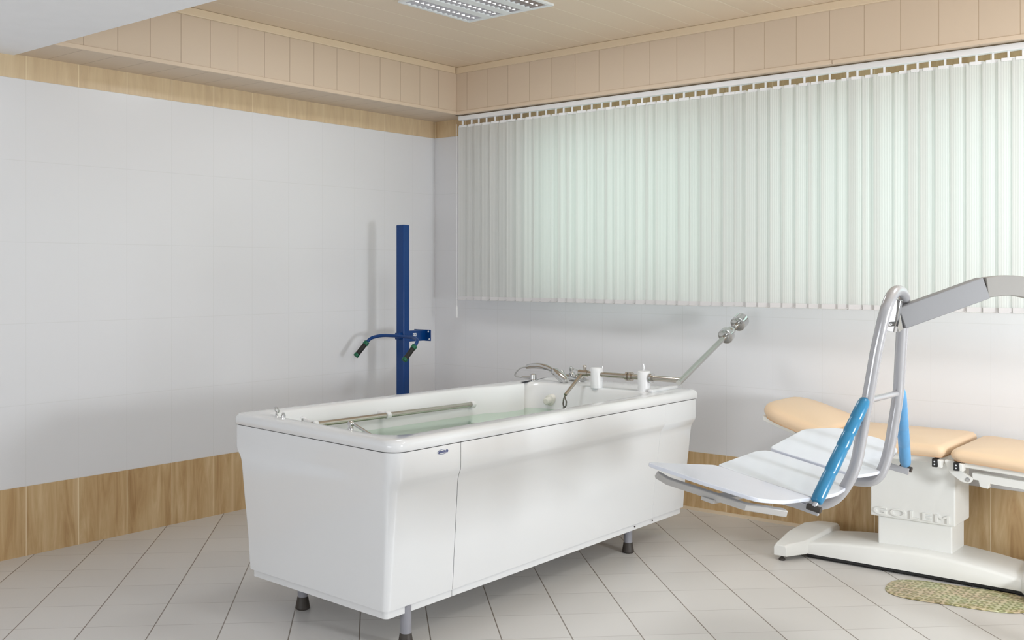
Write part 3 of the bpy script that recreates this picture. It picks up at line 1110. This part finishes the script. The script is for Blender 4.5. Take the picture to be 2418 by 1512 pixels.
for x, z, tz in ((3.562, 0.562, 0.0), (3.652, 0.556, -0.06)):
    kn = MB().box((x - 0.011, -0.658, z - 0.034), (x + 0.011, -0.612, z + 0.002)).build('clamp_block', M['black'], cc, bevel=0.002)
    b = MB()
    for dz in (-0.010, -0.022):
        b.lathe((x, -0.6575, z + dz), (0, -1, 0), [(0, 0.0035), (0.0012, 0.0035)], 10)
    b.build('clamp_mark', M['label_w'], kn)
    MB().prism([(x + 0.011, z + 0.0), (x + 0.026, z - 0.004), (x + 0.028, z - 0.036), (x + 0.013, z - 0.034)], lambda a, c, t: (a, t, c), -0.654, -0.612).build('clamp_lever', M['couch_w'], cc, bevel=0.002)
# base
tops = [(2.93, 0.070), (2.97, 0.080), (3.10, 0.097), (3.28, 0.109), (3.43, 0.113), (3.59, 0.111), (3.75, 0.094), (3.90, 0.070), (3.97, 0.060)]
b = MB()
rings_ = []
for x, z in tops:
    rings_.append([(x, -0.582, 0.022), (x, -0.582, z - 0.014), (x, -0.576, z - 0.004), (x, -0.562, z), (x, -0.28, z), (x, -0.262, z - 0.008), (x, -0.258, 0.022)])
b.loft(rings_)
b.build('base_beam', M['couch_w'], cc, smooth=50)
MB().box((2.95, -0.577, 0.0085), (4.0, -0.27, 0.0225)).build('under_strip', M['black'], cc)  # black strip under the base beam, clear of the floor


def foot(xs, name='foot_bar'):
    b = MB()
    s = 1 if xs < 3.4 else -1
    secs = [(-0.715, -0.030, 0.034, 0.024, 0.074), (-0.690, -0.034, 0.040, 0.022, 0.080), (-0.60, -0.045, 0.085, 0.022, 0.085), (-0.50, -0.055, 0.10, 0.022, 0.095),
            (-0.30, -0.055, 0.10, 0.022, 0.102), (-0.15, -0.045, 0.08, 0.022, 0.085), (-0.07, -0.034, 0.045, 0.024, 0.070)]
    b.loft([[(xs + s * a, y, z0), (xs + s * c, y, z0), (xs + s * c, y, z1 - 0.010), (xs + s * (c - 0.008), y, z1), (xs + s * (a + 0.008), y, z1), (xs + s * a, y, z1 - 0.010)] for y, a, c, z0, z1 in secs])
    f = b.build(name, M['couch_w'], cc, smooth=40, bevel=0.003)
    for y in (-0.695, -0.10):
        MB().lathe((xs + (0.004 if s > 0 else 0.022), y, 0), (0, 0, 1), [(0, 0.014), (0.005, 0.016), (0.010, 0.014), (0.012, 0.007), (0.026, 0.007)], 14).build('glide', M['rubber'], f)


foot(2.868)
foot(3.985)
# raised lettering on the column
tc = bpy.data.curves.new('lettering', 'FONT')
tc.body = 'GOLEM'
tc.size = 0.058
tc.extrude = 0.0055
tc.bevel_depth = 0.001
tc.space_character = 1.2
to = bpy.data.objects.new('lettering_tmp', tc)
C.objects.link(to)
bpy.context.view_layer.update()
dg = bpy.context.evaluated_depsgraph_get()
me = bpy.data.meshes.new_from_object(to.evaluated_get(dg))
bpy.data.objects.remove(to)
xs_ = [v.co.x for v in me.vertices]
w = max(xs_) - min(xs_)
for v in me.vertices:
    x = (v.co.x - min(xs_)) / w * 0.340 + 3.243
    v.co = (x, -0.5015 - v.co.z, 0.250 + v.co.y * 0.86)
up = [o for o in cc.children if o.name.startswith('upper_column')][0]
link('lettering', me, M['couch_w'], up, smooth=30)

# ---------------------------------------------------------------- bath mat
mt = MB()
ca, sa = math.cos(R(9)), math.sin(R(9))


def matpt(t, k, z):
    e = 2 / 2.7
    c, s_ = math.cos(t), math.sin(t)
    x = 0.288 * k * math.copysign(abs(c) ** e, c)
    y = 0.172 * k * math.copysign(abs(s_) ** e, s_) * (1 - 0.10 * math.cos(2 * x / 0.288 * 1.2))
    return (x * ca - y * sa, x * sa + y * ca, z)


NM = 48
mt.loft([[matpt(2 * math.pi * i / NM, k, z) for i in range(NM)] for k, z in ((0.985, 0.0005), (1.0, 0.002), (0.985, 0.0055), (0.96, 0.0065), (0.6, 0.0065), (0.2, 0.0065))])
mo = mt.build('bath_mat', M['matring'], None)
mo.location = (3.684, -0.756, 0)
tag(mo, 'oval green anti slip bath mat with ring pattern beneath the couch base', 'bath mat')

# ---------------------------------------------------------------- patient lift
O = V((3.75, -2.067, 0.68))
th = R(10.8)
D = V((-math.cos(th), 0, math.sin(th)))
Wv = V((0, 1, 0))
N = V((math.sin(th), 0, math.cos(th)))
P = lambda u, v, n: O + D * u + Wv * v + N * n
pl = thing('patient_lift', 'white patient lift seat with blue arm pads hanging from a grey boom', 'patient lift', (4.60, -1.44, 0))


def board(poly, n0, slope, vh, name='seat_board', th_=0.012):
    """poly (u,v); height rises away from hinge vh"""
    b = MB()
    f = lambda u, v, t: P(u, v, n0 + abs(v - vh) * slope + t)
    rp_ = rounded_poly(poly, 0.03, 5)
    b.loft([[f(u, v, 0) for u, v in rp_], [f(u, v, th_) for u, v in rp_]])
    return b.build(name, M['panel'], pl, bevel=0.003, seg=3, smooth=40)


board([(0.352, -0.394), (0.36, -0.60), (0.375, -0.815), (0.20, -0.81), (0.04, -0.775), (0.01, -0.66), (0.022, -0.398)], 0.016, 0.15, -0.394)
board([(0.352, -0.388), (0.365, -0.06), (0.345, 0.002), (0.045, -0.002), (0.008, -0.15), (0.0, -0.25), (0.018, -0.388)], 0.014, 0, 0)
board([(0.352, 0.010), (0.372, 0.36), (0.30, 0.51), (0.14, 0.53), (0.05, 0.46), (0.0, 0.12), (0.035, 0.008)], 0.020, 0.06, 0.01)
# frame tube, one hairpin
left = [P(0.33, -0.16, -0.075), P(0.20, -0.15, -0.084), P(0.045, -0.15, -0.055), P(-0.010, -0.152, 0.085), P(0.0, -0.160, 0.315), P(0.0, -0.147, 0.56)]
top = [P(0.0, -0.128, 0.630), P(0.0, -0.095, 0.662), P(0.0, -0.045, 0.668), P(0.0, 0.010, 0.650), P(0.0, 0.045, 0.60)]
right = [P(0.0, 0.055, 0.55), P(0.0, 0.157, 0.310), P(-0.010, 0.150, 0.090), P(0.012, 0.150, -0.012), P(0.12, 0.150, -0.030), P(0.33, 0.15, -0.028)]
path = fillet(left[:5], [0.05, 0.075, 0.075], 7)[:-1] + spline([left[4], left[5]] + top + [right[0], right[1]], 5)[3:-3]
rgt = fillet([right[0]] + right[1:], [0.05, 0.075, 0.075, 0.05], 7)
path = path + rgt[1:]
fr = MB().tube(path, 0.0185, 16).build('frame_tube', M['lift_tube'], pl)
MB().tube([P(0, -0.158, 0.315), P(0, 0.155, 0.312)], 0.010, 12).build('crossbar', M['lift_tube'], pl)
for sv in (-0.42, 0.42):
    MB().sweep([P(0.30, sv * 0.97, 0.0), P(-0.012, sv, 0.0)], [(-0.006, -0.014), (0.006, -0.014), (0.006, 0.010), (-0.006, 0.010)], up=N).build('side_bar', M['lift_tube'], pl, bevel=0.002)
for s in (-1, 1):
    a, c = P(0.004, s * 0.418, 0.018), P(0.0, s * (0.172 if s < 0 else 0.172), 0.315)
    d = (c - a).normalized()
    Lr = (c - a).length
    rod = MB().tube([a - d * 0.012, c + d * 0.03], 0.009, 12).build('arm_rod', M['lift_tube'], pl)
    pr = [(0.0, 0.012), (0.004, 0.0175), (0.02, 0.0195)]
    for q in (0.28, 0.52, 0.66, 0.8):
        pr += [(Lr * q - 0.006, 0.0198), (Lr * q, 0.0178), (Lr * q + 0.006, 0.0200)]
    pr += [(Lr - 0.015, 0.019), (Lr, 0.016), (Lr + 0.006, 0.008)]
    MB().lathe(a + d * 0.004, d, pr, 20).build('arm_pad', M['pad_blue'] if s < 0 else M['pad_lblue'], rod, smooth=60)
    MB().lathe(P(0.012, s * 0.425, 0.006), D, [(-0.03, 0.010), (0.012, 0.010)], 12).build('pivot_pin', M['rubber'], pl)
# rail under the near board and stays under the others
MB().sweep([P(0.36, -0.765, 0.050), P(0.33, -0.745, 0.036), P(0.10, -0.70, 0.028), P(0.02, -0.60, 0.018)], [(-0.012, -0.010), (0.012, -0.010), (0.012, 0.010), (-0.012, 0.010)], up=N).build('board_rail', M['lift_rail'], pl, bevel=0.003)
MB().sweep([P(0.20, -0.74, 0.02), P(0.20, -0.40, -0.012), P(0.20, 0.0, -0.012), P(0.20, 0.40, 0.012)], [(-0.02, -0.006), (0.02, -0.006), (0.02, 0.006), (-0.02, 0.006)], up=N).build('board_stay', M['lift_rail'], pl, bevel=0.002)
# boom
J0, J1 = V((3.862, -2.069, 1.248)), V((4.070, -1.893, 1.346))
jd = (J1 - J0).normalized()
MB().sweep([J0, J1], [(-0.022, -0.036), (0.022, -0.036), (0.022, 0.036), (-0.022, 0.036)], up=(0, 0, 1)).build('boom', M['lift_boom'], pl, bevel=0.003)
cv = spline([J1 + jd * 0.002, (4.120, -1.850, 1.3535), (4.17, -1.808, 1.347), (4.30, -1.698, 1.305), (4.44, -1.578, 1.21), (4.54, -1.494, 1.09), (4.585, -1.455, 0.98)], 5)
MB().sweep(cv, [(-0.020, -0.033), (0.020, -0.033), (0.020, 0.033), (-0.020, 0.033)], up=(-0.763, -0.645, 0.9)).build('curved_boom', M['lift_boom2'], pl, bevel=0.003)
b = MB()
pj = P(0.0, -0.045, 0.60)
b.sweep([P(0.0, -0.045, 0.535), P(0.0, -0.045, 0.640)], [(-0.012, -0.014), (0.012, -0.014), (0.012, 0.014), (-0.012, 0.014)], up=(1, 0, 0))
b.tube([P(0, -0.10, 0.56), P(0.0, 0.03, 0.56)], 0.008, 10)
b.sweep([P(0.0, -0.03, 0.555), J0 + jd * 0.02], [(-0.010, -0.026), (0.010, -0.026), (0.010, 0.026), (-0.010, 0.026)], up=(0, 0, 1))
b.build('pivot_block', M['chrome'], pl, bevel=0.002)
b = MB()
b.tube([(4.60, -1.44, 0.03), (4.60, -1.44, 1.02)], 0.045, 24)
b.build('mast', M['lift_boom2'], pl)
MB().lathe((4.60, -1.44, 0), (0, 0, 1), [(0, 0.16), (0.02, 0.16), (0.035, 0.06)], 28).build('mast_base', M['lift_boom2'], pl)
